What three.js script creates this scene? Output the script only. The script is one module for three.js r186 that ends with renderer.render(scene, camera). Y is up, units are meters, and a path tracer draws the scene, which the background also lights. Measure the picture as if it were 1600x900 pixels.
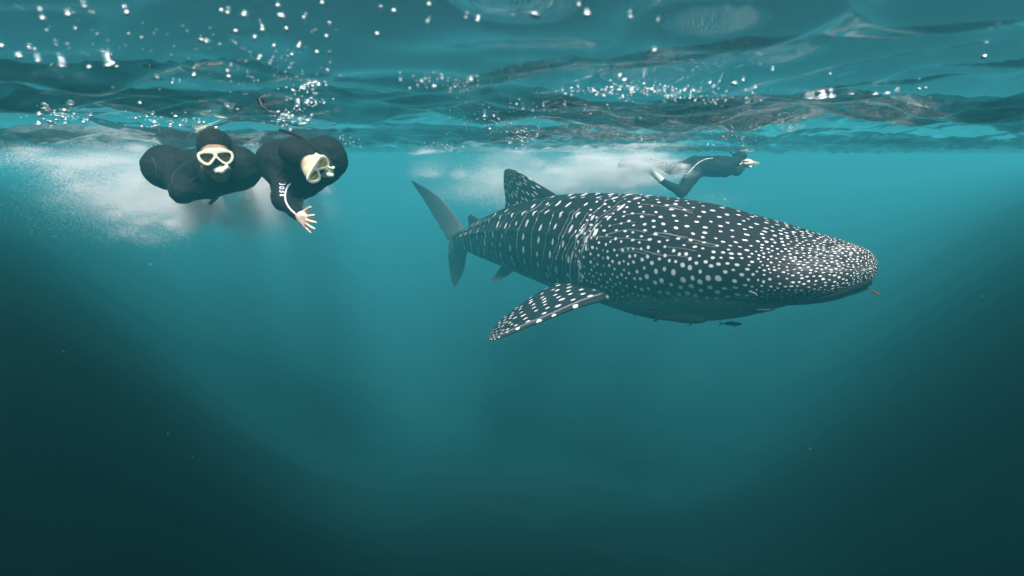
import * as THREE from 'three';
import { ImprovedNoise } from 'three/addons/math/ImprovedNoise.js';
import { RoundedBoxGeometry } from 'three/addons/geometries/RoundedBoxGeometry.js';
import { mergeGeometries } from 'three/addons/utils/BufferGeometryUtils.js';
import { FontLoader } from 'three/addons/loaders/FontLoader.js';
import { TextGeometry } from 'three/addons/geometries/TextGeometry.js';

// ---------------------------------------------------------------- camera, sky, sun, exposure
const scene = new THREE.Scene();
const CAM_Y = -0.125, FOCAL = 760, PITCH = Math.atan(208 / FOCAL);   // a wide lens just under the surface, tipped down
const camera = new THREE.PerspectiveCamera(2 * Math.atan(450 / FOCAL) * 180 / Math.PI, 16 / 9, 0.05, 300);
camera.position.set(0, CAM_Y, 0); camera.rotation.x = -PITCH;
camera.focus = 3.3; camera.userData.fStop = 4;
scene.add(camera);
const renderer = new THREE.WebGLRenderer();
renderer.toneMapping = THREE.LinearToneMapping; renderer.toneMappingExposure = 2.55;
renderer.shadowMap.enabled = true;
{
  const W = 256, H = 128, data = new Float32Array(W * H * 4), low = [.006, .01, .013], top = [.035, .06, .1];
  for (let r = 0; r < H; r++) {
    const el = ((r + .5) / H - .5) * Math.PI, t = Math.max(0, Math.sin(el));
    for (let c = 0; c < W; c++) for (let k = 0; k < 4; k++) data[(r * W + c) * 4 + k] = k === 3 ? 1 : el < 0 ? [.004, .02, .03][k] : low[k] * (1 - t) + top[k] * t;
  }
  const sky = new THREE.DataTexture(data, W, H, THREE.RGBAFormat, THREE.FloatType);
  sky.mapping = THREE.EquirectangularReflectionMapping; sky.needsUpdate = true;
  scene.background = sky; scene.environment = sky;
}
const sun = new THREE.DirectionalLight(0xfffbf5, 5);
sun.position.set(9, 60, 36); sun.castShadow = true; sun.shadow.radius = 32; sun.shadow.mapSize.set(2048, 2048);
Object.assign(sun.shadow.camera, { left: -20, right: 20, top: 20, bottom: -20, near: 1, far: 140 });
scene.add(sun);
scene.fog = new THREE.FogExp2(new THREE.Color().setRGB(.09, .785, .95), .06);   // murky sea water

// ---------------------------------------------------------------- helpers
const V = (x, y, z) => new THREE.Vector3(x, y, z);
const cp = Math.cos(PITCH), sp = Math.sin(PITCH);
const at = (u, v, d) => { const x = (u - 800) / FOCAL * d, y = -(v - 450) / FOCAL * d; return V(x, y * cp - d * sp + CAM_Y, -y * sp - d * cp); };
const rng = (a) => () => { a |= 0; a = a + 0x6D2B79F5 | 0; let t = Math.imul(a ^ a >>> 15, 1 | a); t = t + Math.imul(t ^ t >>> 7, 61 | t) ^ t; return ((t ^ t >>> 14) >>> 0) / 4294967296; };
const gauss = (r) => Math.sqrt(-2 * Math.log(1 - r() * .9999)) * Math.cos(2 * Math.PI * r());
const bell = (r) => (r() + r() + r() + r() - 2) * .87;
const noise = new ImprovedNoise();
const lerp = (a, b, t) => a + (b - a) * t, clamp = (x, a = 0, b = 1) => Math.min(b, Math.max(a, x));
const smooth = (x, a, b) => { const t = clamp((x - a) / (b - a)); return t * t * (3 - 2 * t); };
const rgb = (r, g, b) => new THREE.Color().setRGB(r, g, b);
const phys = (o) => new THREE.MeshPhysicalMaterial(o), std = (o) => phys({ specularIntensity: .22, ...o });   // wet things under water shine little
const taken = {};
const numbered = (n) => { const k = taken[n] = (taken[n] ?? -1) + 1; return k ? n + '_' + String(k).padStart(3, '0') : n; };
const tag = (o, label, category, group, kind) => { if (label) o.userData.label = label; if (category) o.userData.category = category; if (group) o.userData.group = group; if (kind) o.userData.kind = kind; return o; };
const mesh = (name, geo, mat, parent = scene) => { const m = new THREE.Mesh(geo, mat); m.name = parent === scene ? numbered(name) : name; m.castShadow = m.receiveShadow = true; parent.add(m); return m; };
const thing = (name, pos, label, category, group) => { const g = new THREE.Group(); g.name = numbered(name); g.position.copy(pos); scene.add(g); return tag(g, label, category, group); };
// value of a row table at t (Catmull-Rom over every column)
function curve(rows, t) {
  const n = rows.length - 1, x = clamp(t) * n, i = Math.min(n - 1, Math.floor(x)), f = x - i, p = [rows[Math.max(0, i - 1)], rows[i], rows[i + 1], rows[Math.min(n, i + 2)]];
  return rows[0].map((_, c) => { const [a, b, d, e] = p.map((r) => r[c]); return .5 * (2 * b + (d - a) * f + (2 * a - 5 * b + 4 * d - e) * f * f + (3 * b - a - 3 * d + e) * f * f * f); });
}
function grid(nu, nv, point, uvOf = (i, j) => [i, j]) {   // open sheet of nu by nv cells
  const pos = [], uv = [], idx = [];
  for (let i = 0; i <= nu; i++) for (let j = 0; j <= nv; j++) { const p = point(i / nu, j / nv); pos.push(p.x, p.y, p.z); uv.push(...uvOf(i / nu, j / nv)); }
  for (let i = 0; i < nu; i++) for (let j = 0; j < nv; j++) { const a = i * (nv + 1) + j, b = a + nv + 1; idx.push(a, b, a + 1, b, b + 1, a + 1); }
  const g = new THREE.BufferGeometry();
  g.setAttribute('position', new THREE.Float32BufferAttribute(pos, 3)); g.setAttribute('uv', new THREE.Float32BufferAttribute(uv, 2)); g.setIndex(idx); g.computeVertexNormals();
  return g;
}
// a fin or blade: rows of leading edge (x, y, z), trailing edge (x, y, z), thickness; rounded, tapering section
function blade(rows, n = 26, ragged = 0, round = .5) {
  const m = 22, org = V(rows[0][0], rows[0][1], rows[0][2]);
  const g = grid(n, m, (s, k) => {
    const r = curve(rows, s), L = V(r[0], r[1], r[2]), T = V(r[3], r[4], r[5]), q = curve(rows, Math.min(1, s + .02)), p = curve(rows, Math.max(0, s - .02));
    const span = V(q[0] + q[3] - p[0] - p[3], q[1] + q[4] - p[1] - p[4], q[2] + q[5] - p[2] - p[5]), ch = T.clone().sub(L), nr = span.cross(ch).normalize();
    const a = k * 2 * Math.PI, c = .5 - .5 * Math.cos(a), th = r[6] * Math.sign(Math.sin(a)) * Math.pow(Math.abs(Math.sin(a)), .8) * (1 - c * .55) * Math.sqrt(clamp((1 - s) / .06 + .02));
    const wob = ragged * c * c * noise.noise(s * 14, 1.7, org.x * 3);
    return L.addScaledVector(ch, c * (1 + wob)).addScaledVector(nr, th * round);
  }, (s, k) => [.5 - .5 * Math.cos(k * 2 * Math.PI), s]);
  return g;
}
// naive surface nets over a distance function
function nets(f, lo, hi, h) {
  const n = [0, 1, 2].map((k) => Math.ceil((hi[k] - lo[k]) / h) + 1), [nx, ny, nz] = n, val = new Float32Array(nx * ny * nz), id = (i, j, k) => (k * ny + j) * nx + i;
  const p = V();
  for (let K = 0; K < nz; K += 4) for (let J = 0; J < ny; J += 4) for (let I = 0; I < nx; I += 4) {   // blocks far from the surface are not sampled
    const c = f(p.set(lo[0] + (I + 1.5) * h, lo[1] + (J + 1.5) * h, lo[2] + (K + 1.5) * h)), far = Math.abs(c) > 4.2 * h;
    for (let k = K; k < Math.min(nz, K + 4); k++) for (let j = J; j < Math.min(ny, J + 4); j++) for (let i = I; i < Math.min(nx, I + 4); i++) val[id(i, j, k)] = far ? c : f(p.set(lo[0] + i * h, lo[1] + j * h, lo[2] + k * h));
  }
  const vert = new Int32Array(val.length).fill(-1), pos = [], idx = [], E = [[0, 1], [2, 3], [4, 5], [6, 7], [0, 2], [1, 3], [4, 6], [5, 7], [0, 4], [1, 5], [2, 6], [3, 7]];
  for (let k = 0; k < nz - 1; k++) for (let j = 0; j < ny - 1; j++) for (let i = 0; i < nx - 1; i++) {
    const v = []; for (let c = 0; c < 8; c++) v.push(val[id(i + (c & 1), j + (c >> 1 & 1), k + (c >> 2))]);
    let x = 0, y = 0, z = 0, c = 0;
    for (const [a, b] of E) if (v[a] < 0 !== v[b] < 0) { const t = v[a] / (v[a] - v[b]); x += lerp(a & 1, b & 1, t); y += lerp(a >> 1 & 1, b >> 1 & 1, t); z += lerp(a >> 2, b >> 2, t); c++; }
    if (c) { vert[id(i, j, k)] = pos.length / 3; pos.push(lo[0] + (i + x / c) * h, lo[1] + (j + y / c) * h, lo[2] + (k + z / c) * h); }
  }
  const quad = (a, b, c, d, flip) => { if (a < 0 || b < 0 || c < 0 || d < 0) return; flip ? idx.push(a, c, b, a, d, c) : idx.push(a, b, c, a, c, d); };
  for (let k = 1; k < nz - 1; k++) for (let j = 1; j < ny - 1; j++) for (let i = 1; i < nx - 1; i++) {
    const s = val[id(i, j, k)] < 0;
    if (s !== val[id(i + 1, j, k)] < 0) quad(vert[id(i, j - 1, k - 1)], vert[id(i, j, k - 1)], vert[id(i, j, k)], vert[id(i, j - 1, k)], !s);
    if (s !== val[id(i, j + 1, k)] < 0) quad(vert[id(i - 1, j, k - 1)], vert[id(i - 1, j, k)], vert[id(i, j, k)], vert[id(i, j, k - 1)], !s);
    if (s !== val[id(i, j, k + 1)] < 0) quad(vert[id(i - 1, j - 1, k)], vert[id(i, j - 1, k)], vert[id(i, j, k)], vert[id(i - 1, j, k)], !s);
  }
  const nor = [], e = h * .6;
  for (let q = 0; q < pos.length; q += 3) {
    const g = [0, 1, 2].map((k) => { p.set(pos[q], pos[q + 1], pos[q + 2]); p.setComponent(k, p.getComponent(k) + e); const a = f(p); p.setComponent(k, p.getComponent(k) - 2 * e); return a - f(p); });
    const l = Math.hypot(...g) || 1; nor.push(g[0] / l, g[1] / l, g[2] / l);
  }
  const g = new THREE.BufferGeometry();
  g.setAttribute('position', new THREE.Float32BufferAttribute(pos, 3)); g.setAttribute('normal', new THREE.Float32BufferAttribute(nor, 3)); g.setIndex(idx);
  return g;
}
const capsule = (p, a, b, ra, rb) => { const bx = b.x - a.x, by = b.y - a.y, bz = b.z - a.z, px = p.x - a.x, py = p.y - a.y, pz = p.z - a.z, t = clamp((px * bx + py * by + pz * bz) / (bx * bx + by * by + bz * bz + 1e-9)); return Math.hypot(px - bx * t, py - by * t, pz - bz * t) - (ra + (rb - ra) * t); };
const ball = (p, c, r) => { const x = (p.x - c[0]) / r[0], y = (p.y - c[1]) / r[1], z = (p.z - c[2]) / r[2], l = Math.hypot(x, y, z); return (l - 1) * Math.min(...r); };
const smin = (a, b, k) => { const h = clamp(.5 + .5 * (b - a) / k); return lerp(b, a, h) - k * h * (1 - h); };

// ---------------------------------------------------------------- sea surface
function wave(x, z) {
  let h = .035 * Math.sin(2.3 * (x * .25 + z * .97) + 1.6 * noise.noise(x * .4, z * .4, 1)) + .045 * noise.noise(x * .8, z * 1.4, 3.3);
  h += .072 * noise.noise(x * 2.1 + 5, z * 4.1, 7.1) + .026 * (1 - 2 * Math.abs(noise.noise(x * 4.6, z * 9, 9.1)));
  h += .006 * noise.noise(x * 11, z * 21, 2.1);
  h += .07 * noise.noise(x * .22 + 3, z * .3, 5.5) * smooth(Math.hypot(x, z), 2.5, 8);
  return h * (.5 + .5 * smooth(Math.hypot(x, z), .1, 1));
}
{
  const nr = 430, cols = [];
  for (let i = 0; i <= 720; i++) cols.push(-1.05 + 2.1 * i / 720);
  for (let i = 1; i < 120; i++) cols.push(1.05 + (2 * Math.PI - 2.1) * i / 120);
  const na = cols.length, pos = [], idx = [];
  for (let j = 0; j <= nr; j++) { const r = .12 * Math.pow(58 / .12, j / nr); for (const a of cols) { const x = Math.sin(a) * r, z = -Math.cos(a) * r; pos.push(x, wave(x, z), z); } }
  for (let j = 0; j < nr; j++) for (let i = 0; i < na; i++) { const a = j * na + i, b = j * na + (i + 1) % na; idx.push(a, b, a + na, b, b + na, a + na); }
  pos.push(0, wave(0, 0), 0);
  for (let i = 0; i < na; i++) idx.push((nr + 1) * na, (i + 1) % na, i);
  const g = new THREE.BufferGeometry(); g.setAttribute('position', new THREE.Float32BufferAttribute(pos, 3)); g.setIndex(idx); g.computeVertexNormals();
  const m = mesh('water_surface', g, phys({ color: 0xffffff, roughness: 0, transmission: 1, thickness: .1, ior: 1.333, transparent: true, opacity: .5 }));
  m.userData.kind = 'structure'; m.userData.label = 'rippled sea surface seen from below';
}
// ---------------------------------------------------------------- seabed: near-black, banks added and shaped to darken the sides and bottom
{
  const g = new THREE.PlaneGeometry(118, 118, 440, 440); g.rotateX(-Math.PI / 2);
  const P = g.attributes.position;
  for (let i = 0; i < P.count; i++) {
    const u0 = P.getX(i) / 59, w0 = P.getZ(i) / 59, x = 59 * (.18 * u0 + .82 * u0 ** 3), z = 59 * (.18 * w0 + .82 * w0 ** 3), near = Math.max(0, -z);
    const n = near - .2 - .4 * Math.max(0, z), side = smooth(Math.abs(x - .2) / (Math.max(0, n) + .7), .25, 1.2), mid = -.5 - 6 * (1 - Math.exp(-.16 * Math.max(-1, n)));
    const y0 = lerp(mid, -.4, side) + (.12 * noise.noise(x * .35, z * .35, 4.4) + .06 * noise.noise(x * 1.2, z * 1.2, 8.4) + .03 * noise.noise(x * 5, z * 5, 3.4));
    P.setXYZ(i, x, -.42 - .2 * Math.log(1 + Math.exp(-(y0 + .42) / .2)), z);
  }
  g.computeVertexNormals();
  const m = mesh('seabed', g, phys({ color: rgb(.0015, .006, .007), roughness: 1, specularIntensity: 0 }));
  m.userData.kind = 'structure'; m.userData.label = 'near-black seabed with added banks that darken the sides, fading into murky water';
}

// ---------------------------------------------------------------- whale shark
//pixel of the back, pixel of the belly, depth, half width: snout to tail root
const SHARK = [[1352, 398, 450, 2.79, .47], [1322, 388, 460, 2.872, .48], [1290, 379, 467, 2.965, .49], [1250, 366, 474, 3.09, .5], [1210, 352, 484, 3.22, .5], [1160, 336, 496, 3.42, .51], [1110, 322, 502, 3.64, .51], [1060, 312, 501, 3.88, .5], [1010, 307, 492, 4.16, .49], [960, 305, 477, 4.48, .47], [910, 305, 462, 4.84, .44], [860, 309, 444, 5.25, .4], [820, 318, 428, 5.65, .35], [785, 332, 414, 6.1, .28], [755, 345, 403, 6.6, .2], [735, 356, 394, 6.95, .15], [718, 366, 384, 7.3, .11]];
const spine = SHARK.map(([u, a, b, d, w]) => { const p = at(u, (a + b) / 2, d); return [p.x, p.y, p.z, at(u, a, d).distanceTo(at(u, b, d)) / 2, w]; });
const NS = 190;
const rib = []; { let s = 0, last; for (let i = 0; i <= 800; i++) { const r = curve(spine, i / 800), p = V(r[0], r[1], r[2]); if (last) s += p.distanceTo(last); last = p; rib.push({ p, h: r[3], w: r[4], s }); } }
const LEN = rib.at(-1).s;
function section(s) {   // body frame at s metres from the snout
  let i = 0, j = 800; while (j - i > 1) { const k = (i + j) >> 1; rib[k].s > s ? j = k : i = k; }
  const a = rib[i], b = rib[j], f = clamp((s - a.s) / (b.s - a.s)), A = rib[Math.max(0, i - 25)].p, B = rib[Math.min(800, j + 25)].p;
  const T = B.clone().sub(A).normalize(), S = V(0, 1, 0).cross(T).normalize(), U = T.clone().cross(S);   // T towards the tail, S to the side that faces the camera
  if (S.z < 0) S.negate();
  const nose = (L, e) => s < L ? Math.pow(Math.max(0, 1 - Math.pow(1 - s / L, e)), 1 / e) : 1, tip = nose(.12, 2.6);
  return { p: a.p.clone().lerp(b.p, f), T, S, U, h: lerp(a.h, b.h, f) * tip, w: lerp(a.w, b.w, f) * nose(.42, 2.7) };
}
const ARC = [0]; { let a = section(.0005), b; for (let i = 1; i <= 900; i++) { b = section(i / 900 * LEN); ARC.push(ARC[i - 1] + Math.hypot(LEN / 900, (b.h + b.w - a.h - a.w) / 2 * smooth(.4 - i / 900 * LEN, 0, .1))); a = b; } }
const GIRTH = ARC.at(-1), arc = (s) => { const x = clamp(s / LEN) * 900, i = Math.min(899, Math.floor(x)); return lerp(ARC[i], ARC[i + 1], x - i); }, unarc = (t) => { let i = 0, j = 900; while (j - i > 1) { const k = (i + j) >> 1; ARC[k] > t ? j = k : i = k; } return lerp(i, j, clamp((t - ARC[i]) / (ARC[j] - ARC[i]))) / 900 * LEN; };   // length over the skin
const RIDGES = [[0, .012, .07], [.46, .016, .05], [.86, .016, .05], [1.3, .014, .06]];
function skin(s, phi, lift = 0) {   // phi from the belly round the camera's side to the back (pi)
  const c = section(s), e = 2 / lerp(2.5, 2.12, smooth(s, .3, 1.3)), sn = Math.sin(phi), cs = -Math.cos(phi);
  let x = Math.sign(sn) * Math.pow(Math.abs(sn), e) * c.w, y = Math.sign(cs) * Math.pow(Math.abs(cs), e) * c.h;
  const fromTop = Math.PI - Math.abs(phi > Math.PI ? 2 * Math.PI - phi : phi), on = smooth(s, 1.2, 2.2);
  let out = lift;
  for (const [a, hgt, wd] of RIDGES) out += on * hgt * Math.exp(-(((fromTop - a) / wd) ** 2));
  out += .012 * noise.noise(s * 1.7, Math.sin(phi) * 2.2, Math.cos(phi) * 2.2) * smooth(s, .1, .6);
  for (let k = 0; k < 5; k++) { const g = 1.62 + k * .095, d = s - g - .06 * Math.sin(fromTop * 1.5); if (fromTop > .85 && fromTop < 1.85) out -= .012 * Math.exp(-((d / .014) ** 2)) * smooth(fromTop, .85, 1.05) * smooth(1.85 - fromTop, 0, .2); }
  const l = Math.hypot(x / (c.w + 1e-6) ** 2, y / (c.h + 1e-6) ** 2) || 1;
  x += out * x / (c.w + 1e-6) ** 2 / l; y += out * y / (c.h + 1e-6) ** 2 / l;
  return c.p.clone().addScaledVector(c.S, x).addScaledVector(c.U, y);
}
function sharkSkin() {   // white spots and bars on grey-brown, a pale belly
  const W = 2048, H = 1024, cv = document.createElement('canvas'); cv.width = W; cv.height = H;
  const x = cv.getContext('2d'), R = rng(77), img = x.createImageData(W, H), edge = (s, f) => lerp(1.2, .78, smooth(s, 1, 2.2)) - 1.7 * smooth(.46 - s, 0, .42) + .14 * noise.noise(s * 3, f, 2);
  for (let j = 0; j < H; j++) for (let i = 0; i < W; i++) {
    const s = unarc(i / W * GIRTH), phi = (1 - j / H) * 2 * Math.PI, b = Math.min(phi, 2 * Math.PI - phi), k = (j * W + i) * 4;
    const n = (noise.noise(s * 5, b * 5, 1) * .5 + noise.noise(s * 22, b * 22, 5) * .35 + noise.noise(s * 70, b * 70, 9) * .25) * smooth(s, .01, .12);
    const belly = smooth(edge(s, b * 3) - b + .12 * noise.noise(s * 12, b * 12, 4), -.1, .16), warm = smooth(b, 1.1, 1.7) * smooth(2.6 - s, 0, 1);
    const scuff = smooth(.42 - s, .05, .3) * smooth(b, 1.2, 2.2) * clamp(.5 + 1.6 * noise.noise(s * 14, b * 9, 6) + noise.noise(s * 50, b * 30, 2)), base = [29 + 8 * warm, 29 + 3 * warm, 33 + 2 * warm].map((c) => c * (1 + .22 * n)), pale = [128, 138, 142].map((c) => c * (1 + .1 * n));
    for (let c = 0; c < 3; c++) img.data[k + c] = lerp(lerp(base[c], 150, scuff * .5), pale[c], belly);
    img.data[k + 3] = 255;
  }
  x.putImageData(img, 0, 0);
  const circ = (s) => { const c = section(Math.max(s, .004)); return Math.PI * (c.h + c.w) * 1.03; };
  const spot = (s, phi, rs, rp, tilt = 0, a = 1) => {
    const px = arc(s) / GIRTH * W, py = (1 - phi / (2 * Math.PI)) * H, kx = W / GIRTH, ky = H / circ(s), b = Math.min(phi, 2 * Math.PI - phi);
    const fade = clamp((b - edge(s, b * 3) + .24) / .26);
    if (fade <= 0) return;
    x.save(); x.translate(px, py); x.scale(kx, ky); x.rotate(tilt);
    for (const [q, al] of [[1.28, .25], [1.1, .5], [.92, .9]]) { x.globalAlpha = al * a * fade; x.fillStyle = 'rgb(236,234,230)'; x.beginPath(); x.ellipse(0, 0, rs * q, rp * q, 0, 0, 7); x.fill(); }
    x.restore();
  };
  const line = (pts, w, a) => { x.globalAlpha = a; x.strokeStyle = 'rgb(205,205,202)'; x.lineWidth = w; x.lineCap = 'round'; x.beginPath(); pts.forEach(([s, p], i) => { const X = arc(s) / GIRTH * W, Y = (1 - p / (2 * Math.PI)) * H; i ? x.lineTo(X, Y) : x.moveTo(X, Y); }); x.stroke(); };
  // head and gill region: scattered spots, small and dense to the snout
  const put = [];
  for (let n = 0; n < 34000; n++) {
    const s = unarc(.006 + Math.pow(R(), 1.1) * 2.3), phi = R() * 2 * Math.PI, cheek = smooth(.9 - Math.abs(s - .8), .25, .7) * smooth(1.95 - Math.min(phi, 2 * Math.PI - phi), 0, .5);
    const gap = (lerp(.024, .052, smooth(s, .12, .95)) + .012 * cheek) * (s > 1.25 ? .93 : 1), c = circ(s);
    if (s > 2.03 || (s > 1.72 && R() < .5)) continue;
    const stretch = 1 + 1.1 * smooth(Math.min(phi, 2 * Math.PI - phi), 1.75, 2.5) * smooth(s, .35, .8);
    if (put.some((q) => { const dp = Math.abs(q[1] - phi), d = Math.min(dp, 2 * Math.PI - dp) * c / (2 * Math.PI); return ((q[3] - arc(s)) / stretch) ** 2 + d * d < ((q[2] + gap) / 2) ** 2; })) continue;
    put.push([s, phi, gap, arc(s)]);
    const r = gap * (.18 + .11 * R() + .03 * cheek);
    spot(s, phi, r * (stretch > 1.2 ? 1.35 : 1 + .25 * R()), r * (stretch > 1.2 ? .72 : .95), (R() - .5) * .5);
  }
  for (let n = 0; n < 34; n++) {   // hair lines along the back of the head
    const side = n & 1, s0 = .6 + R() * 1.0, p0 = 1.7 + R() * 1.2, L = .12 + R() * .3, pts = [];
    for (let k = 0; k <= 10; k++) { const s = s0 + L * k / 10, p = p0 - .1 * (k / 10) ** 2 * smooth(s, 1.2, 1.7) + .04 * noise.noise(s * 4, n, 0); pts.push([s, side ? 2 * Math.PI - p : p]); }
    line(pts, 1.6 + R(), .55);
  }
  // trunk: columns of spots with wavy bars between them
  for (let k = 0, s0 = 1.86; s0 < LEN - .05; k++) {
    const step = lerp(.2, .3, smooth(s0, 2, 4.2)) * (s0 > 4.4 ? lerp(1, .35, smooth(s0, 4.4, LEN)) : 1), fine = lerp(1, .6, smooth(s0, 4.3, LEN));
    for (const side of [0, 1]) {
      const wrap = (p) => side ? 2 * Math.PI - p : p, slant = (p) => .16 * (p - 1.6) + .05 * Math.sin(p * 3 + k);
      for (const p of [.72, .98, 1.22, 1.47, 1.72, 2.0, 2.28, 2.55, 2.84, 3.08]) {
        if (R() < .1) continue;
        const q = p + (R() - .5) * .08, r = (.013 + .008 * R()) * fine;
        spot(s0 - slant(q) + (R() - .5) * .03, wrap(q), r * .92, r * (1.5 + .8 * R()), side ? .3 : -.3);
      }
      for (const m of [.5, ...(s0 < 2.4 ? [.22] : [])]) {
        const pts = [], from = .85 + R() * .25, to = 2.25 + R() * .7;
        for (let i = 0; i <= 40; i++) { const p = lerp(from, to, i / 40); pts.push([s0 + step * m - slant(p) + .022 * noise.noise(p * 5, k * 3.1 + m, side * 7), wrap(p)]); }
        let run = []; for (const q of pts) { run.push(q); if (R() < .06) { line(run, 2.6 + 1.6 * R(), .55 + .3 * R()); run = []; } } line(run, 2.8, .65);
        for (let i = 3; i < 40; i += 5) if (R() < .45) spot(pts[i][0], pts[i][1], .007 * fine, .013 * fine, 0, .8);
      }
    }
    s0 += step;
  }
  for (const [a, s0] of [[.95, 1.93], [.85, 2.06]]) for (const side of [0, 1]) { const pts = []; for (let i = 0; i <= 20; i++) { const p = lerp(1.05, 2.15, i / 20); pts.push([s0 - .2 * (p - 1.6), side ? 2 * Math.PI - p : p]); } line(pts, 6, a); }
  x.globalAlpha = 1;
  const t = new THREE.CanvasTexture(cv); t.colorSpace = THREE.SRGBColorSpace; t.wrapT = THREE.RepeatWrapping; t.anisotropy = 8;
  return t;
}
function finSkin(seed, len, chord, edgePale, only = 1) {
  const W = 256, H = 512, cv = document.createElement('canvas'); cv.width = W; cv.height = H;
  const x = cv.getContext('2d'), R = rng(seed), img = x.createImageData(W, H);
  for (let j = 0; j < H; j++) for (let i = 0; i < W; i++) { const n = 1 + .25 * noise.noise(i * .03, j * .03, seed) + .15 * noise.noise(i * .13, j * .13, seed), k = (j * W + i) * 4; img.data[k] = 31 * n; img.data[k + 1] = 32 * n; img.data[k + 2] = 37 * n; img.data[k + 3] = 255; }
  x.putImageData(img, 0, 0);
  const put = [];
  for (let n = 0; n < 4000; n++) {
    const c = R(), s = R() * (R() < .12 ? 1 : only), gap = lerp(.062, .034, s);
    if (put.some((q) => ((q[0] - c) * chord) ** 2 + ((q[1] - s) * len * .6) ** 2 < gap * gap)) continue;
    put.push([c, s]);
    const r = gap * (.2 + .1 * R());
    x.save(); x.translate(c * W, (1 - s) * H); x.scale(W / chord, H / len);
    for (const [q, a] of [[1.2, .35], [.95, .9]]) { x.globalAlpha = a; x.fillStyle = 'rgb(232,231,228)'; x.beginPath(); x.ellipse(0, 0, r * .8 * q, r * 1.45 * q, 0, 0, 7); x.fill(); }
    x.restore();
  }
  if (edgePale) { x.globalAlpha = .5; x.strokeStyle = 'rgb(190,190,188)'; x.lineWidth = 7; x.beginPath(); for (let s = 0; s <= 1; s += .05) x.lineTo((.06 + .02 * Math.sin(s * 9)) * W, (1 - s) * H); x.stroke(); }
  x.globalAlpha = 1;
  const t = new THREE.CanvasTexture(cv); t.colorSpace = THREE.SRGBColorSpace;
  return t;
}
{
  const base = section(LEN * .45).p, shark = thing('whale_shark', base, 'huge dark whale shark with white spots and bars swimming right below the surface', 'whale shark');
  const local = (g) => g.translate(-base.x, -base.y, -base.z), rel = (v) => [v.x, v.y, v.z];
  const skinMap = sharkSkin(), hide = std({ map: skinMap, roughness: .58 }), dark = std({ color: rgb(.005, .0055, .006), roughness: .7 }), grey = std({ color: rgb(.045, .05, .055), roughness: .6 });
  mesh('body', local(grid(260, 144, (a, b) => skin(Math.pow(a, 1.4) * LEN, b * 2 * Math.PI), (a, b) => [arc(Math.pow(a, 1.4) * LEN) / GIRTH, b])), hide, shark);
  // mirror a point about the body's middle plane
  const mirror = (v) => { const c = section(LEN * .45), d = v.clone().sub(c.p).dot(c.S); return v.clone().addScaledVector(c.S, -2 * d); };
  const flip = (rows) => rows.map((r) => [...rel(mirror(V(r[0], r[1], r[2]))), ...rel(mirror(V(r[3], r[4], r[5]))), r[6]]);
  const px = (rows) => rows.map(([u, v, d, a, b, e, t]) => [...rel(at(u, v, d)), ...rel(at(a, b, e)), t]);
  const fin = (name, rows, map, ragged = .03) => mesh(name, local(blade(rows, 40, ragged)), map ? std({ map, roughness: .6 }) : grey, shark);
  const pect = px([[985, 456, 4.3, 918, 430, 4.95, .13], [950, 466, 4.0, 892, 438, 4.75, .12], [905, 479, 3.85, 864, 446, 4.5, .1], [855, 498, 3.7, 830, 465, 4.25, .085], [808, 517, 3.6, 794, 490, 4.02, .065], [778, 529, 3.54, 771, 513, 3.8, .045], [763, 532, 3.55, 762, 526, 3.65, .02]]);
  const pectMap = finSkin(5, 1.25, .5, true);
  fin('pectoral_fin', pect, pectMap, .05); fin('pectoral_fin', flip(pect), pectMap, .05);
  // dorsal fins in the middle plane: s along the back, height over the back
  const back = (s, up) => { const c = section(s); return c.p.clone().addScaledVector(c.U, c.h * .9 + up); };
  const sag = (rows) => rows.map(([s0, u0, s1, u1, t]) => [...rel(back(s0, u0)), ...rel(back(s1, u1)), t]);
  fin('first_dorsal_fin', sag([[2.72, 0, 3.95, -.01, .11], [2.98, .12, 3.86, .06, .09], [3.22, .24, 3.84, .2, .07], [3.43, .36, 3.84, .34, .05], [3.6, .45, 3.83, .44, .035], [3.72, .495, 3.8, .495, .02]]), finSkin(9, .55, .9, false, .5));
  fin('second_dorsal_fin', sag([[4.5, 0, 4.95, 0, .05], [4.66, .08, 4.97, .06, .035], [4.8, .15, 4.98, .14, .025], [4.88, .19, 4.98, .18, .012]]));
  const pelvic = px([[806, 420, 5.75, 785, 412, 6.2, .05], [796, 428, 5.7, 777, 425, 6.05, .035], [782, 437, 5.68, 770, 436, 5.9, .025], [769, 443, 5.7, 767, 442, 5.75, .01]]);
  fin('pelvic_fin', pelvic); fin('pelvic_fin', flip(pelvic));
  const tail = [];
  for (const rows of [
    [[734, 372, 7.0, 706, 385, 7.5, .12], [722, 352, 7.35, 694, 365, 7.75, .09], [705, 328, 7.6, 682, 345, 8.0, .07], [684, 306, 7.9, 668, 322, 8.25, .05], [662, 291, 8.2, 654, 300, 8.45, .035], [644, 282, 8.45, 643, 284, 8.5, .015]],
    [[738, 377, 7.0, 704, 366, 7.5, .12], [729, 398, 7.3, 700, 396, 7.6, .08], [725, 420, 7.5, 702, 418, 7.75, .055], [718, 437, 7.65, 705, 435, 7.8, .035], [711, 448, 7.75, 709, 447, 7.8, .012]]]) tail.push(blade(px(rows), 34, .06));
  mesh('tail_fin', local(mergeGeometries(tail)), std({ color: rgb(.07, .078, .085), roughness: .6 }), shark);  // paler than the other fins: haze put into its colour
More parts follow.
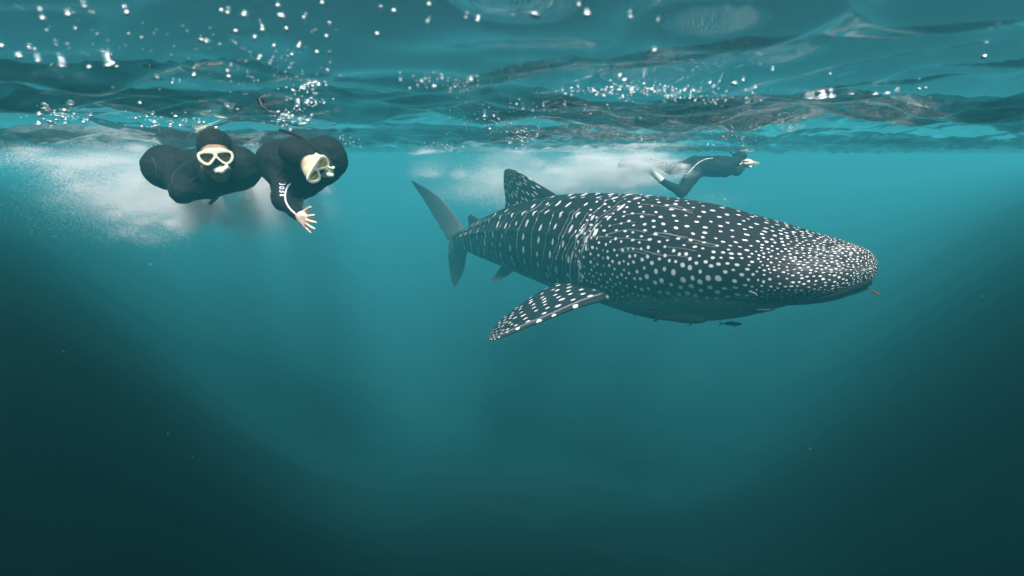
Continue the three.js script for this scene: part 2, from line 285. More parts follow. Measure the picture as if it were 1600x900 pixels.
  // mouth: a dark gape round the blunt front, over a lower jaw set back under it
  const gape = (lift, drop, s0) => { const pts = []; for (let i = 0; i <= 60; i++) { const a = i / 60 * 2 - 1, s = s0 + .52 * Math.pow(Math.abs(a), 2.3), phi = a < 0 ? lerp(.02, 1.12, Math.pow(-a, .62)) : 2 * Math.PI - lerp(.02, 1.12, Math.pow(a, .62)); const c = section(s); pts.push(skin(s, phi, lift - .016 * smooth(Math.abs(a), .7, 1)).addScaledVector(c.U, drop * (1 - .6 * smooth(Math.abs(a), .6, 1)))); } return new THREE.CatmullRomCurve3(pts); };
  mesh('mouth_gape', local(new THREE.TubeGeometry(gape(-.004, 0, .026), 120, .021, 10)), dark, shark);
  mesh('upper_lip', local(new THREE.TubeGeometry(gape(-.001, .032, .014), 120, .009, 8)), grey, shark);
  mesh('lower_jaw', local(new THREE.TubeGeometry(gape(-.014, -.03, .045), 120, .013, 10)), dark, shark);
  for (const side of [1, -1]) {
    const wrap = (p) => side > 0 ? p : 2 * Math.PI - p;
    const e = skin(.40, wrap(1.27), .009), eye = mesh('eye', local(new THREE.SphereGeometry(.022, 20, 14).translate(e.x, e.y, e.z)), phys({ color: rgb(.004, .004, .005), roughness: .12, clearcoat: 1 }), shark);
    const n = skin(.40, wrap(1.27), .1).sub(e).normalize(), ring = new THREE.TorusGeometry(.023, .0045, 8, 28); ring.applyQuaternion(new THREE.Quaternion().setFromUnitVectors(V(0, 0, 1), n));
    mesh('eyelid', local(ring.translate(e.x, e.y, e.z)), std({ color: rgb(.2, .2, .2), roughness: .6 }), eye);
    const h = skin(.52, wrap(1.33), -.006); mesh('spiracle', local(new THREE.SphereGeometry(.016, 16, 12).translate(h.x, h.y, h.z)), dark, shark);
    for (let k = 0; k < 5; k++) { const pts = []; for (let i = 0; i <= 14; i++) { const ft = lerp(.95, 1.75, i / 14); pts.push(skin(1.62 + k * .095 + .06 * Math.sin(ft * 1.5), wrap(Math.PI - ft), .001)); } mesh('gill_slit', local(new THREE.TubeGeometry(new THREE.CatmullRomCurve3(pts), 30, .0055, 6)), dark, shark); }
  }
}
// ---------------------------------------------------------------- small fish that keep the shark company
function fish(c, dir, L, deep, mat, finMat, label, stripe) {
  const g = thing('fish', c, label, 'fish'), z = dir.clone().normalize(), x = V(0, 1, 0).cross(z).normalize(), y = z.clone().cross(x), M = new THREE.Matrix4().makeBasis(x, y, z), put = (q) => q.applyMatrix4(M);
  const prof = [[.5, .004, .004], [.46, .05, .04], [.36, .1, .075], [.2, .13, .09], [0, .13, .085], [-.2, .095, .06], [-.35, .05, .03], [-.43, .03, .012], [-.45, .004, .004]].map(([a, h, w]) => [a * L, h * L * deep, w * L * deep]);
  mesh('body', put(grid(40, 28, (s, k) => { const [a, h, w] = curve(prof, s), t = k * 2 * Math.PI; return V(w * Math.sin(t), -h * Math.cos(t), a); }, (s, k) => [s, k])), mat, g);
  const f = (n, rows) => mesh(n, put(blade(rows, 16)), finMat, g);
  f('tail_fin', [[0, .17 * L * deep, -.56 * L, 0, .14 * L * deep, -.6 * L, .006 * L], [0, .07 * L * deep, -.47 * L, 0, .05 * L * deep, -.53 * L, .016 * L], [0, 0, -.41 * L, 0, 0, -.5 * L, .02 * L], [0, -.07 * L * deep, -.47 * L, 0, -.05 * L * deep, -.53 * L, .016 * L], [0, -.17 * L * deep, -.56 * L, 0, -.14 * L * deep, -.6 * L, .006 * L]]);
  f('dorsal_fin', [[0, .12 * L * deep, .16 * L, 0, .06 * L * deep, -.3 * L, .014 * L], [0, .17 * L * deep, .06 * L, 0, .11 * L * deep, -.28 * L, .008 * L], [0, .19 * L * deep, 0, 0, .13 * L * deep, -.25 * L, .004 * L]]);
  for (const s of [-1, 1]) f('pectoral_fin', [[s * .08 * L * deep, -.03 * L, .26 * L, s * .08 * L * deep, -.05 * L, .18 * L, .014 * L], [s * .15 * L, -.07 * L, .18 * L, s * .14 * L, -.09 * L, .12 * L, .008 * L], [s * .2 * L, -.1 * L, .08 * L, s * .19 * L, -.1 * L, .06 * L, .004 * L]]);
  for (const s of [-1, 1]) mesh('eye', put(new THREE.SphereGeometry(.016 * L, 10, 8).translate(s * .055 * L * deep, .02 * L * deep, .42 * L)), std({ color: rgb(.01, .01, .01), roughness: .2 }), g);
  if (stripe) for (const s of [-1, 1]) mesh('flank_stripe', put(grid(24, 4, (a, k) => { const [zz, h, w] = curve(prof, (.2 + .3 * a)), t = Math.PI * (.5 + (k - .5) * .12); return V(s * (w * Math.sin(t) + .0012), -h * Math.cos(t) * .8, zz); })), stripe, g);
}
{
  const dk = std({ color: rgb(.003, .006, .007), roughness: .8, specularIntensity: 0 }), gy = std({ color: rgb(.005, .01, .01), roughness: .8, specularIntensity: 0 }), fin = std({ color: rgb(.004, .007, .008), roughness: .8, specularIntensity: 0 }), silver = std({ color: rgb(.12, .13, .13), roughness: .5 }), tan = std({ color: rgb(.12, .06, .025), roughness: .8, specularIntensity: 0 }), h = V(.72, -.02, .69);
  fish(at(1024, 491, 3.3), V(.95, -.06, .3), .24, .8, dk, fin, 'upper dark fish under the shark belly behind the pectoral fin');
  fish(at(1066, 498, 3.2), V(.96, .02, .28), .31, .7, gy, fin, 'lower, longer grey-green fish hanging just below the shark belly');
  fish(at(1182, 483, 2.8), V(.95, .1, .3), .19, .65, dk, fin, 'dark fish with pale flank stripe beneath the shark throat', silver);
  fish(at(1143, 506, 3.3), V(.97, .06, .25), .135, .75, std({ color: rgb(.006, .01, .012), roughness: .8, specularIntensity: 0 }), fin, 'small black slender fish swimming clear below the shark');
  fish(at(1367, 457, 2.7), V(.8, -.45, .4), .06, .9, tan, tan, 'tiny orange-brown fish just in front of the shark mouth');
}
// ---------------------------------------------------------------- snorkellers
const neoprene = phys({ color: rgb(.010, .011, .013), roughness: .75, specularIntensity: .25 }), hair = std({ color: rgb(.012, .01, .009), roughness: .8 });
const paleGum = phys({ color: rgb(.86, .85, .55), roughness: .45, transmission: .25, thickness: 0 }), whitePlastic = std({ color: rgb(.86, .86, .7), roughness: .4 }), blackRubber = std({ color: rgb(.012, .012, .013), roughness: .6 });
const lensGlass = phys({ color: rgb(.82, .84, .72), roughness: .02, transmission: 1, thickness: 0, ior: 1.4 }), seam = std({ color: rgb(.05, .055, .06), roughness: .7 }), piping = std({ color: rgb(.7, .74, .78), roughness: .6 });
function headField(c, face, up) {
  const z = face.clone().normalize(), x = up.clone().cross(z).normalize(), y = z.clone().cross(x), q = V(), d = V();
  const f = (p) => {
    d.copy(p).sub(c); q.set(d.dot(x), d.dot(y), d.dot(z));
    let r = smin(ball(q, [0, .035, -.02], [.076, .094, .098]), ball(q, [0, -.045, .022], [.06, .083, .075]), .04);
    r = smin(r, ball(q, [0, -.108, .056], [.026, .022, .024]), .03);
    r = smin(r, capsule(q, V(0, .005, .094), V(0, -.034, .114), .009, .015), .014);
    r = smin(r, ball(q, [0, .032, .078], [.045, .012, .016]), .02);
    for (const s of [-1, 1]) {
      r = smin(r, ball(q, [s * .078, -.008, -.012], [.011, .031, .02]), .008);
      r = smin(r, ball(q, [s * .04, -.03, .075], [.022, .018, .018]), .025);
      r = Math.max(r, -ball(q, [s * .032, .006, .108], [.02, .012, .02]));
      r = Math.min(r, ball(q, [s * .032, .006, .083], [.0125, .0125, .0125]));
    }
    r = smin(r, ball(q, [0, -.066, .092], [.024, .007, .01]), .006); r = smin(r, ball(q, [0, -.078, .09], [.021, .007, .01]), .006);
    return r;
  };
  return { f, local: (p) => { d.copy(p).sub(c); return V(d.dot(x), d.dot(y), d.dot(z)); }, world: (a, b, e) => c.clone().addScaledVector(x, a).addScaledVector(y, b).addScaledVector(z, e), frame: new THREE.Matrix4().makeBasis(x, y, z).setPosition(c), x, y, z, c };
}
function handField(w, dir, palm, k, mirror, curl = .3, spread = .16) {   // wrist, direction of the fingers, the way the palm faces
  const y = dir.clone().normalize(), z = palm.clone().addScaledVector(y, -palm.dot(y)).normalize(), x = y.clone().cross(z).multiplyScalar(mirror);
  const P = (a, b, c) => w.clone().addScaledVector(x, a * k).addScaledVector(y, b * k).addScaledVector(z, c * k), caps = [];
  [[-.03, .088, .062, -1.35], [-.010, .094, .074, -.35], [.012, .092, .069, .5], [.032, .083, .054, 1.5]].forEach(([a, b, len, o]) => {
    const g = o * spread, c1 = curl * .6, c2 = curl * 1.3, dd = (c) => V(Math.sin(g), Math.cos(g) * Math.cos(c), Math.sin(c));
    let p = V(a, b, 0), r = .0095; const seg = [.46, .31, .23];
    [c1, c2, c2 * 1.3].forEach((c, i) => { const n = p.clone().addScaledVector(dd(c), len * seg[i]); caps.push([P(p.x, p.y, p.z), P(n.x, n.y, n.z), r * k, (r - .001) * k]); p = n; r -= .001; });
  });
  const th = [V(-.03, .028, .004), V(-.058, .055, .012), V(-.078, .078, .014), V(-.092, .098, .012)];
  for (let i = 0; i < 3; i++) caps.push([P(th[i].x, th[i].y, th[i].z), P(th[i + 1].x, th[i + 1].y, th[i + 1].z), (.0135 - i * .0018) * k, (.012 - i * .0018) * k]);
  const pl = [[-.024, .02, -.03, .088], [-.008, .015, -.010, .094], [.01, .016, .012, .092], [.024, .022, .032, .083]].map(([a, b, c, d]) => [P(a, b, 0), P(c, d, 0), .0155 * k, .0115 * k]);
  const wr = [P(0, -.05, 0), P(0, .02, 0), .026 * k, .024 * k];
  return (p) => { let r = capsule(p, ...wr); for (const c of pl) r = smin(r, capsule(p, ...c), .014); let f = 1; for (const c of caps) f = Math.min(f, capsule(p, ...c)); return smin(r, f, .008); };
}
const lensShape = (s, k) => { const q = new THREE.Shape(), P = (x, y) => [s * (.043 + (x - .043) * k), -.002 + (y + .002) * k]; q.moveTo(...P(.012, .024)); q.bezierCurveTo(...P(.03, .03), ...P(.06, .03), ...P(.074, .024)); q.bezierCurveTo(...P(.084, .02), ...P(.084, .004), ...P(.076, -.01)); q.bezierCurveTo(...P(.068, -.024), ...P(.056, -.033), ...P(.046, -.033)); q.bezierCurveTo(...P(.036, -.032), ...P(.022, -.014), ...P(.012, -.002)); q.bezierCurveTo(...P(.006, .008), ...P(.004, .02), ...P(.012, .024)); return q; };
function diveMask(parent, head, gum) {
  const mask = new THREE.Group(); mask.name = 'dive_mask'; parent.add(mask);
  const put = (g) => g.scale(.86, .86, 1).applyMatrix4(head.frame).translate(-parent.position.x, -parent.position.y, -parent.position.z);
  const o = new THREE.Shape(); o.moveTo(-.07, .034); o.bezierCurveTo(-.03, .041, .03, .041, .07, .034); o.bezierCurveTo(.094, .03, .095, .004, .086, -.014); o.bezierCurveTo(.078, -.03, .06, -.043, .046, -.042); o.bezierCurveTo(.03, -.04, .018, -.02, 0, -.001); o.bezierCurveTo(-.018, -.02, -.03, -.04, -.046, -.042); o.bezierCurveTo(-.06, -.043, -.078, -.03, -.086, -.014); o.bezierCurveTo(-.095, .004, -.094, .03, -.07, .034);
  for (const s of [-1, 1]) o.holes.push(new THREE.Path(lensShape(s, .93).getPoints(20)));
  mesh('mask_frame', put(new THREE.ExtrudeGeometry(o, { depth: .012, bevelEnabled: true, bevelSize: .0015, bevelThickness: .002, curveSegments: 20 }).translate(0, 0, .13)), whitePlastic, mask);
  for (const s of [-1, 1]) mesh('lens', put(new THREE.ExtrudeGeometry(lensShape(s, .96), { depth: .003, bevelEnabled: false, curveSegments: 16 }).translate(0, 0, .134)), lensGlass, mask);
  // soft skirt that seals on forehead and cheeks, and the nose pocket
  const ring = (t, k) => { const a = t * 2 * Math.PI, c = Math.cos(a), s = Math.sin(a), w = lerp(.086, .07, k), up = lerp(.038, .058, k), dn = lerp(.034, .05, k); return V(w * Math.sign(c) * Math.pow(Math.abs(c), .7), s > 0 ? up * Math.pow(s, .7) : -dn * Math.pow(-s, .7) * (.6 + .4 * Math.abs(c)), lerp(.132, .066 - .035 * c * c, k)); };
  mesh('mask_skirt', put(grid(10, 64, (a, b) => ring(b, a))), gum, mask);
  mesh('nose_pocket', put(new THREE.SphereGeometry(1, 20, 16).scale(.021, .026, .02).translate(0, -.026, .12)), blackRubber, mask);
  const pts = []; for (let i = 0; i <= 30; i++) { const a = lerp(-.62, Math.PI + .62, i / 30); pts.push(V(.088 * Math.cos(a), .008 + .03 * Math.max(0, Math.sin(a)), .03 - .142 * Math.max(-.6, Math.sin(a)) + .0)); }
  const strap = new THREE.CatmullRomCurve3(pts);
  mesh('mask_strap', put(grid(60, 8, (a, b) => { const p = strap.getPoint(a), r = p.clone().setY(0).normalize(), t = b * 2 * Math.PI; return p.addScaledVector(r, .0025 * Math.cos(t)).add(V(0, .01 * Math.sin(t), 0)); })), blackRubber, mask);
  return put;
}
function snorkel(parent, put, side, tilt) {
  const sn = new THREE.Group(); sn.name = 'snorkel'; parent.add(sn);
  const mp = mergeGeometries([new RoundedBoxGeometry(.058, .03, .026, 3, .009).rotateZ(tilt).translate(0, -.07, .112), new THREE.CylinderGeometry(.013, .017, .05, 18).rotateX(Math.PI / 2 - .25).translate(side * .006, -.076, .132), new THREE.SphereGeometry(.019, 18, 12).translate(side * .012, -.078, .152), new THREE.CylinderGeometry(.0135, .016, .05, 18).rotateZ(Math.PI / 2 + .5 * side).translate(side * .034, -.066, .15), new THREE.TorusGeometry(.0165, .003, 6, 20).rotateY(Math.PI / 2).rotateZ(.5 * side).translate(side * .054, -.055, .15)].map((g) => g.index ? g.toNonIndexed() : g));
  mesh('mouthpiece', put(mp), whitePlastic, sn);
  const path = new THREE.CatmullRomCurve3([V(side * .05, -.058, .148), V(side * .078, -.05, .12), V(side * .092, -.02, .06), V(side * .098, .03, -.03), V(side * .088, .085, -.1), V(side * .06, .13, -.16)]);
  mesh('tube', put(new THREE.TubeGeometry(path, 50, .01, 14)), blackRubber, sn);
}
// joints are places in the sea; radii in metres; every bone is a tapered capsule
function snorkeller(o) {
  const g = thing('person', o.base, o.label, 'person', o.group), loc = (geo) => geo.translate(-o.base.x, -o.base.y, -o.base.z);
  const bones = o.bones, fld = (grow) => (p) => { let r = 1; for (const [a, b, ra, rb, k] of bones) r = smin(r, capsule(p, a, b, ra + grow, rb + grow), k ?? .045); return r; };
  const box = (pts, m) => { const b = new THREE.Box3().setFromPoints(pts).expandByScalar(m); return [b.min.toArray(), b.max.toArray()]; };
  const ends = bones.flatMap((b) => [b[0], b[1]]), [lo, hi] = box(ends, .2), H = o.head, inner = fld(-.022), outer = fld(.0);
  const geos = [nets(inner, lo, hi, .018), nets((p) => smin(H.f(p), capsule(p, o.neck, H.world(0, -.05, -.02), .066, .06), .03), ...box([H.c, o.neck], .17), .0052)];
  for (const [f, c, r] of o.hands) geos.push(nets(f, ...box([c], r), .0036));
  mesh('body', loc(mergeGeometries(geos)), o.skin, g);
  const ripple = (p) => .007 * noise.noise(p.x * 9, p.y * 13, p.z * 8) + .0075 * (.35 - Math.abs(noise.noise(p.x * 13 + p.y * 9, p.y * 17 - p.x * 8, p.z * 12))) + .003 * noise.noise(p.x * 40, p.y * 45, p.z * 36);
  const cuts = o.cuts, suit = (p) => { let r = outer(p) + ripple(p); r = smin(r, capsule(p, o.neck, o.collar, .082, .074), .03); for (const [c, n] of cuts) { const d = (p.x - c.x) * n.x + (p.y - c.y) * n.y + (p.z - c.z) * n.z; if (p.distanceTo(c) < .085) r = Math.max(r, d); } return r; };
  mesh('wetsuit', loc(nets(suit, lo, hi, .0095)), neoprene, g);
  if (o.hood) mesh('hood', loc(nets((p) => { const q = H.local(p); return Math.max(smin(H.f(p) - .006, capsule(p, o.neck, H.world(0, -.05, -.02), .076, .07), .03), -ball(q, [0, -.01, .12], [.066, .088, .1])); }, ...box([H.c, o.neck], .19), .006)), neoprene, g);
  else mesh('hair', loc(nets((p) => { const q = H.local(p); return Math.max(ball(q, [0, .037, -.022], [.082, .101, .104]) + .004 * noise.noise(q.x * 60, q.y * 40, q.z * 60), q.z * .55 - q.y + .018, q.z * .8 - q.y * .35 - .045, -.07 - q.y); }, ...box([H.c], .17), .005)), hair, g);
  if (o.mask) { const put = diveMask(g, H, o.gum ?? paleGum); snorkel(g, put, o.side ?? 1, o.tilt ?? .4); }
  for (const [heel, tip, widen, mat] of o.fins ?? []) {
    const d = tip.clone().sub(heel), side = V(0, 1, 0).cross(d).normalize().lerp(widen, .8).normalize(), rows = [[0, .05, .05], [.18, .062, .05], [.34, .068, .03], [.5, .085, .012], [.75, .1, .008], [.95, .108, .006], [1, .1, .004]].map(([t, w, th]) => { const c = heel.clone().addScaledVector(d, t); return [...c.clone().addScaledVector(side, w).toArray(), ...c.clone().addScaledVector(side, -w).toArray(), th * 2]; });
    mesh('swim_fin', loc(blade(rows, 30)), mat ?? blackRubber, g);
  }
  return { g, loc, suit };
}
// follows a line of sight on to a field, to lay trim on the cloth
const strike = (f, u, v, d0, d1) => { let d = d0; const p = at(u, v, d); for (let i = 0; i < 400 && d < d1; i++) { p.copy(at(u, v, d)); const r = f(p); if (r < .001) return p; d += Math.max(.002, r * .5); } return p; };
{ // the one facing the camera
  const D = 2.75, H = headField(at(338, 243, 2.56), V(.48, -.06, .86), V(.0, 1, .1)), neck = at(332, 262, 2.74);
  const rs = at(262, 262, 2.9), ls = at(371, 263, 2.9), hipR = at(300, 268, 3.65), hipL = at(352, 268, 3.65), re = at(284, 300, 2.72), rw = at(322, 298, 3.05), le = at(384, 268, 3.15), lw = at(345, 290, 3.2);
  const knR = at(275, 270, 4.1), knL = at(345, 272, 4.1), anR = at(262, 282, 4.5), anL = at(340, 268, 4.55);
  const rh = handField(rw, at(336, 296, 3.18).sub(rw), V(0, .6, -.6), 1, 1, .5), lh = handField(lw, at(334, 320, 3.1).sub(lw), V(-.5, 0, .7), 1, -1, .35);
  const s = snorkeller({ base: at(320, 275, 3.2), skin: std({ color: rgb(.3, .18, .12), roughness: .6 }), head: H, neck, collar: at(334, 274, 2.72), mask: true, side: 1, tilt: .5,
    label: 'snorkeller facing the camera with pale-framed mask, dark hair and black wetsuit', group: undefined,
    bones: [[rs, hipR, .13, .12, .08], [ls, hipL, .13, .12, .08], [at(320, 272, 2.86), at(326, 268, 3.6), .145, .13, .08], [rs, ls, .075, .075, .07], [rs, re, .073, .056], [re, rw, .054, .034], [ls, le, .07, .052], [le, lw, .052, .034], [hipR, knR, .1, .07], [knR, anR, .065, .042], [hipL, knL, .1, .07], [knL, anL, .065, .042], [neck, at(326, 268, 2.9), .07, .09]],
    hands: [[rh, rw.clone().lerp(at(336, 296, 3.18), .6), .15], [lh, lw.clone().lerp(at(334, 320, 3.1), .6), .15]],
    cuts: [[rw, rw.clone().sub(re).normalize()], [lw, lw.clone().sub(le).normalize()], [at(338, 276, 2.6), H.y]].map(([c, n]) => [c, n]),
    fins: [[anR, at(217, 288, 4.9), V(.3, .2, .9)], [anL, at(335, 262, 5.2), V(1, 0, 0)]] });
  for (const l of [[[322, 272], [309, 276], [297, 284], [292, 294]], [[300, 250], [286, 258], [272, 272], [268, 286]], [[352, 278], [362, 278], [374, 284], [381, 292]], [[238, 246], [243, 258], [244, 272]]]) mesh('suit_seam', s.loc(new THREE.TubeGeometry(new THREE.CatmullRomCurve3(l.map(([u, v]) => strike(s.suit, u, v, 2.3, 3.3))), 30, .0028, 6)), seam, s.g);
}
{ // the one turned aside, one bare hand reaching down
  const H = headField(at(478, 249, 2.58), V(.66, -.36, .62), V(-.72, .55, .4)), neck = at(468, 258, 2.68);
  const rs = at(437, 254, 2.82), ls = at(508, 248, 2.8), hipR = at(440, 256, 3.55), hipL = at(486, 256, 3.55), re = at(443, 312, 2.66), rw = at(468, 338, 2.5), le = at(505, 262, 3.1), lw = at(468, 306, 2.95);
  const knR = at(438, 262, 4), knL = at(480, 258, 4), anR = at(436, 262, 4.4), anL = at(476, 260, 4.4);
  const hd = at(488, 353, 2.42).sub(rw), rh = handField(rw, hd, V(.1, .1, -1), .84, -1, .3, .34), lh = handField(lw, at(470, 322, 2.9).sub(lw), V(-.6, 0, .6), 1, -1, .4);
  const s = snorkeller({ base: at(465, 265, 3.1), skin: std({ color: rgb(.72, .53, .43), roughness: .55 }), head: H, neck, collar: at(476, 262, 2.64), mask: true, hood: true, side: 1, tilt: .2,
    label: 'snorkeller in a black hood looking aside, bare hand reaching down from striped sleeve', group: undefined,
    bones: [[rs, hipR, .125, .12, .08], [ls, hipL, .125, .12, .08], [at(470, 268, 2.8), at(464, 258, 3.55), .15, .13, .08], [rs, ls, .08, .08, .07], [rs, re, .074, .054], [re, rw, .05, .033], [ls, le, .07, .052], [le, lw, .05, .034], [hipR, knR, .1, .07], [knR, anR, .065, .042], [hipL, knL, .1, .07], [knL, anL, .065, .042], [neck, at(466, 262, 2.8), .075, .1]],
    hands: [[rh, rw.clone().addScaledVector(hd.normalize(), .08), .15], [lh, lw.clone().lerp(at(470, 322, 2.9), .6), .15]],
    cuts: [[rw, rw.clone().sub(re).normalize()], [lw, lw.clone().sub(le).normalize()]], fins: [[anR, at(434, 258, 5.05), V(1, 0, 0)], [anL, at(474, 256, 5.05), V(1, 0, 0)]] });
  for (const l of [[[461, 262], [452, 272], [447, 283], [446, 291]], [[446, 246], [440, 262], [432, 276]], [[487, 284], [480, 290], [470, 293], [462, 291]]]) mesh('suit_seam', s.loc(new THREE.TubeGeometry(new THREE.CatmullRomCurve3(l.map(([u, v]) => strike(s.suit, u, v, 2.3, 3.3))), 30, .0028, 6)), seam, s.g);
  const line = [[455, 286], [449, 293], [446, 303], [446, 312], [449, 320], [454, 327], [460, 333], [465, 339]].map(([u, v]) => strike(s.suit, u, v, 2.3, 3.2));
  mesh('sleeve_stripe', s.loc(new THREE.TubeGeometry(new THREE.CatmullRomCurve3(line), 60, .0048, 8)), piping, s.g);
  const font = await new FontLoader().loadAsync('fonts/droid/droid_sans_bold.typeface.json');
  [['J', 441.2, 288.5], ['O', 440.6, 294.5], ['S', 440.2, 300.5], ['R', 441, 306.5]].forEach(([ch, u, v]) => {
    const c = strike(s.suit, u, v, 2.3, 3.2), a = strike(s.suit, u + 1, v, 2.3, 3.2), b = strike(s.suit, u, v + 2, 2.3, 3.2), down = b.sub(c).normalize(), n = a.sub(c).cross(down).normalize(); if (n.z < 0) n.negate();
    const t = new TextGeometry(ch, { font, size: .024, depth: .002, curveSegments: 4, bevelEnabled: false }); t.center();
    t.applyMatrix4(new THREE.Matrix4().makeBasis(down, n.clone().cross(down), n).setPosition(c.addScaledVector(n, .005)));
    mesh('sleeve_letter', s.loc(t), piping, s.g);
  });
}
{ // the far one, side on behind the shark
  const D = 6.8, P = (u, v, d = 0) => at(u, v, D + d), H = headField(P(1157, 252, .1), V(1, -.1, .2), V(0, 1, .1)), neck = P(1142, 256);
  const hip = P(1090, 261), hipF = P(1086, 258, .2), ls = P(1132, 262, -.15), rs = P(1132, 258, .2), kn = P(1065, 300, -.12), an = P(1034, 283, -.1), knF = P(1048, 264, .25), anF = P(1012, 251, .3);
  const le = P(1152, 268, -.1), lw = P(1163, 257, -.1), re = P(1150, 262, .25), rw = P(1168, 256, .2), hd = V(1, .2, .1);
  const lh = handField(lw, hd, V(0, -1, .2), 1, 1, .5), rh = handField(rw, hd, V(0, -1, .2), 1, -1, .5);
  const s = snorkeller({ base: P(1105, 262), skin: std({ color: rgb(.7, .55, .46), roughness: .6 }), head: H, neck, collar: P(1150, 252), mask: true, side: 1, tilt: 0,
    label: 'far snorkeller seen side on behind the shark, one knee bent down, finned', group: undefined,
    bones: [[ls, hip, .13, .13, .08], [rs, hipF, .13, .13, .08], [ls, rs, .08, .08, .06], [hip, kn, .125, .075], [kn, an, .07, .045], [hipF, knF, .115, .08], [knF, anF, .072, .046], [ls, le, .07, .055], [le, lw, .052, .034], [rs, re, .07, .055], [re, rw, .052, .034], [neck, P(1134, 258), .075, .1]],
    hands: [[lh, lw.clone().addScaledVector(hd, .08), .15], [rh, rw.clone().addScaledVector(hd, .08), .15]],
    cuts: [[lw, lw.clone().sub(le).normalize()], [rw, rw.clone().sub(re).normalize()]],
    fins: [[an, P(1000, 254, -.05), V(.1, .5, .9), whitePlastic], [anF, P(966, 256, .6), V(.1, .7, .6)]] });
  const line = [[1054, 278], [1066, 275], [1076, 270], [1084, 261], [1092, 254], [1102, 249], [1114, 247]].map(([u, v]) => strike(s.suit, u, v, 5.7, 7));
  mesh('suit_piping', s.loc(new THREE.TubeGeometry(new THREE.CatmullRomCurve3(line), 60, .006, 8)), piping, s.g);
}
// ---------------------------------------------------------------- air in the water, partly standing for glow and glints
const air = phys({ color: rgb(.985, .99, .99), roughness: .7, transmission: .6, thickness: 0, specularIntensity: .6 });
const silver = std({ color: rgb(.95, .97, .98), metalness: 1, roughness: .42 });   // bright mirror for the beads that stand for sun glints
const bead = new THREE.IcosahedronGeometry(1, 3), speck = new THREE.IcosahedronGeometry(1, 1);
function cloud(name, label, seed, parts) {  // fine bubbles; much of their white stands for glow round the swimmers
  const R = rng(seed), n = parts.reduce((s, p) => s + p[3], 0), m = new THREE.InstancedMesh(speck, air, n), M = new THREE.Matrix4(); let k = 0;
  for (const [c, s, r, num] of parts) {
   const puff = Array.from({ length: 34 }, () => [gauss(R), gauss(R), gauss(R), .16 + .3 * R()]);   // bubbles gathered in puffs
   for (let i = 0; i < num; i++) {
    const b = R() < .62 ? puff[Math.floor(R() * 34)] : [0, 0, 0, 1];
    const y = c.y + (b[1] + b[3] * gauss(R)) * s[1], q = r * (.4 + .9 * R() * R() + .3 * R()), x = c.x + (b[0] + b[3] * gauss(R)) * s[0], z = c.z + (b[2] + b[3] * gauss(R)) * s[2];
    M.makeScale(q, q, q).setPosition(x, Math.min(y, wave(x, z) - .012 - .03 * R()), z); m.setMatrixAt(k++, M);
   }
  }
  m.name = numbered(name); m.castShadow = m.receiveShadow = true; scene.add(m); tag(m, label, 'bubbles', undefined, 'stuff');
}
cloud('bubble_cloud', 'white bubbles partly standing for the glow behind the snorkeller facing the camera', 11, [[at(210, 285, 4.2), [.22, .14, .3], .0014, 105000], [at(160, 250, 4.4), [.34, .06, .4], .0015, 45000], [at(305, 318, 3.9), [.1, .1, .2], .0013, 75000], [at(235, 315, 4.1), [.28, .13, .3], .0012, 75000]]);
cloud('bubble_cloud', 'white bubbles partly standing for the glow between the two near snorkellers', 12, [[at(415, 300, 3.9), [.12, .15, .25], .0014, 90000], [at(425, 325, 3.9), [.2, .15, .3], .0012, 60000]]);
cloud('bubble_cloud', 'wide bright bubbles partly standing for the glow behind the dorsal fin of the shark', 13, [[at(930, 274, 9.2), [.55, .2, .4], .0033, 120000], [at(790, 280, 9.2), [.55, .24, .4], .003, 70000], [at(995, 262, 8.8), [.45, .12, .4], .003, 60000], [at(890, 300, 9.2), [1.1, .3, .5], .0028, 60000], [at(1003, 258, 6.5), [.22, .07, .2], .0022, 45000]]);
{ // specks that float everywhere in the water
  const R = rng(91), n = 160, m = new THREE.InstancedMesh(speck, air, n), M = new THREE.Matrix4();
  for (let i = 0; i < n; i++) { const d = .7 + 5 * R(), q = .0004 + .0006 * R() * R(), p = at(-100 + 1800 * R(), 240 + 660 * R(), d); M.makeScale(q, q, q).setPosition(p.x, Math.min(p.y, -.15), p.z); m.setMatrixAt(i, M); }
  m.name = 'drifting_specks'; scene.add(m); tag(m, 'tiny pale specks drifting in the open water', 'specks', undefined, 'stuff');
}
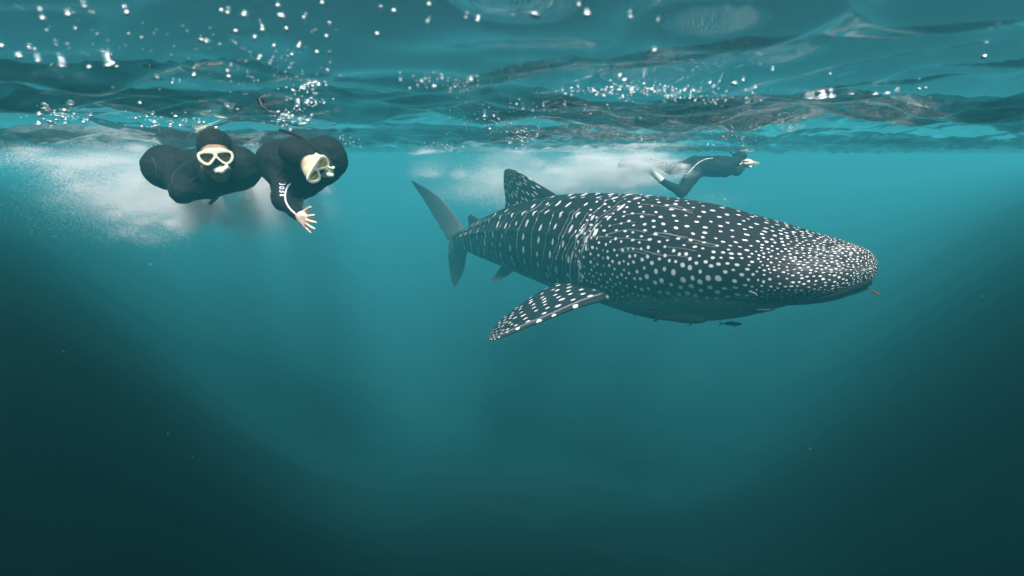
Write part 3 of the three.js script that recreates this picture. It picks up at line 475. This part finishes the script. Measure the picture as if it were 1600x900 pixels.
{ // silver beads added under the surface to stand for sun glints
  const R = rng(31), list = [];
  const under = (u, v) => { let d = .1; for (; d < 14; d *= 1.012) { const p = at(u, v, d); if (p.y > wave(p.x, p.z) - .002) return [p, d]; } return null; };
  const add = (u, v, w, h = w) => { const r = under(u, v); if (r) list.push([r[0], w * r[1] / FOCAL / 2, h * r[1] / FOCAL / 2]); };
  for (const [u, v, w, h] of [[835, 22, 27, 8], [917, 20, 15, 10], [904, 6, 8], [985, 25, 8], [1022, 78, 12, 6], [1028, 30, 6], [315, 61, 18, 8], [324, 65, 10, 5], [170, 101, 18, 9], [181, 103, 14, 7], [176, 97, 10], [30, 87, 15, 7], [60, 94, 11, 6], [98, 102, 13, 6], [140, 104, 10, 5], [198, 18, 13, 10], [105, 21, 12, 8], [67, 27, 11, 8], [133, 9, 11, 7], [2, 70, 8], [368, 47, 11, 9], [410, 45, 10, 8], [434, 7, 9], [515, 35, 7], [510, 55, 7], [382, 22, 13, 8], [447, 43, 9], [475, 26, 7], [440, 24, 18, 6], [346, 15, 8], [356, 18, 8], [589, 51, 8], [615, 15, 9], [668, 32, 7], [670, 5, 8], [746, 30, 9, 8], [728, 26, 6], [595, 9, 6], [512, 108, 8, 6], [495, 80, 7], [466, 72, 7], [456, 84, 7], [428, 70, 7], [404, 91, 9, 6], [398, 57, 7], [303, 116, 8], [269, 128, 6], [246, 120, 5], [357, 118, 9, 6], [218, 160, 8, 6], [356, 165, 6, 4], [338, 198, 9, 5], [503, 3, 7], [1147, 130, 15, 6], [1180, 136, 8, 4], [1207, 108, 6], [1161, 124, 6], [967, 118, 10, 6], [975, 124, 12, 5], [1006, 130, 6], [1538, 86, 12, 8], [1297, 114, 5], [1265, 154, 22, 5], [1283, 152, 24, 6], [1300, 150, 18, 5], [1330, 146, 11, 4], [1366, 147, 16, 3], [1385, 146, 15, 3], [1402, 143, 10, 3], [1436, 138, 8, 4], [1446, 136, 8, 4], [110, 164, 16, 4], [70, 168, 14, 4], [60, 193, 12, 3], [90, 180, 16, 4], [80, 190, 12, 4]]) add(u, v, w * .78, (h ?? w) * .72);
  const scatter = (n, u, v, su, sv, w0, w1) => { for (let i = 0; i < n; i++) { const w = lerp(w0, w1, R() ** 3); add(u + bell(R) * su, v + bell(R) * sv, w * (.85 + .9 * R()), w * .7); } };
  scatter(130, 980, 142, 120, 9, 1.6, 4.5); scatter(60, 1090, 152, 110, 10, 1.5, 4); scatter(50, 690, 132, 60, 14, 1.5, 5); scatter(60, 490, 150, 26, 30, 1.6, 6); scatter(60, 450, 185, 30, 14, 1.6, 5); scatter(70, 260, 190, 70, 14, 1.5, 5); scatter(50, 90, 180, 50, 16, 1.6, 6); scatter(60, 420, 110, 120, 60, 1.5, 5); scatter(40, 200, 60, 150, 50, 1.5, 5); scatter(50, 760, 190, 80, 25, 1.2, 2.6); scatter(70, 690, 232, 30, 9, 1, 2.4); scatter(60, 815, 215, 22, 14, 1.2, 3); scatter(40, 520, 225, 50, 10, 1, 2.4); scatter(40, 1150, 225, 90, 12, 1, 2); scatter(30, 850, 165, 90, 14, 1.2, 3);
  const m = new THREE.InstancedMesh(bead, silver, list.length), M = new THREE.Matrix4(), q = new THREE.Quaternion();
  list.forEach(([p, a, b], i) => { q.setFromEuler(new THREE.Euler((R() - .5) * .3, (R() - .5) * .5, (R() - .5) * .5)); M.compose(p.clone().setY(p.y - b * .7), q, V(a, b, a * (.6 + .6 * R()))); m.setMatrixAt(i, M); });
  m.name = 'glint_beads'; m.castShadow = m.receiveShadow = true; scene.add(m); tag(m, 'added silver beads standing for sun glints under the sea surface', 'bubbles', undefined, 'stuff');
}
renderer.render(scene, camera);
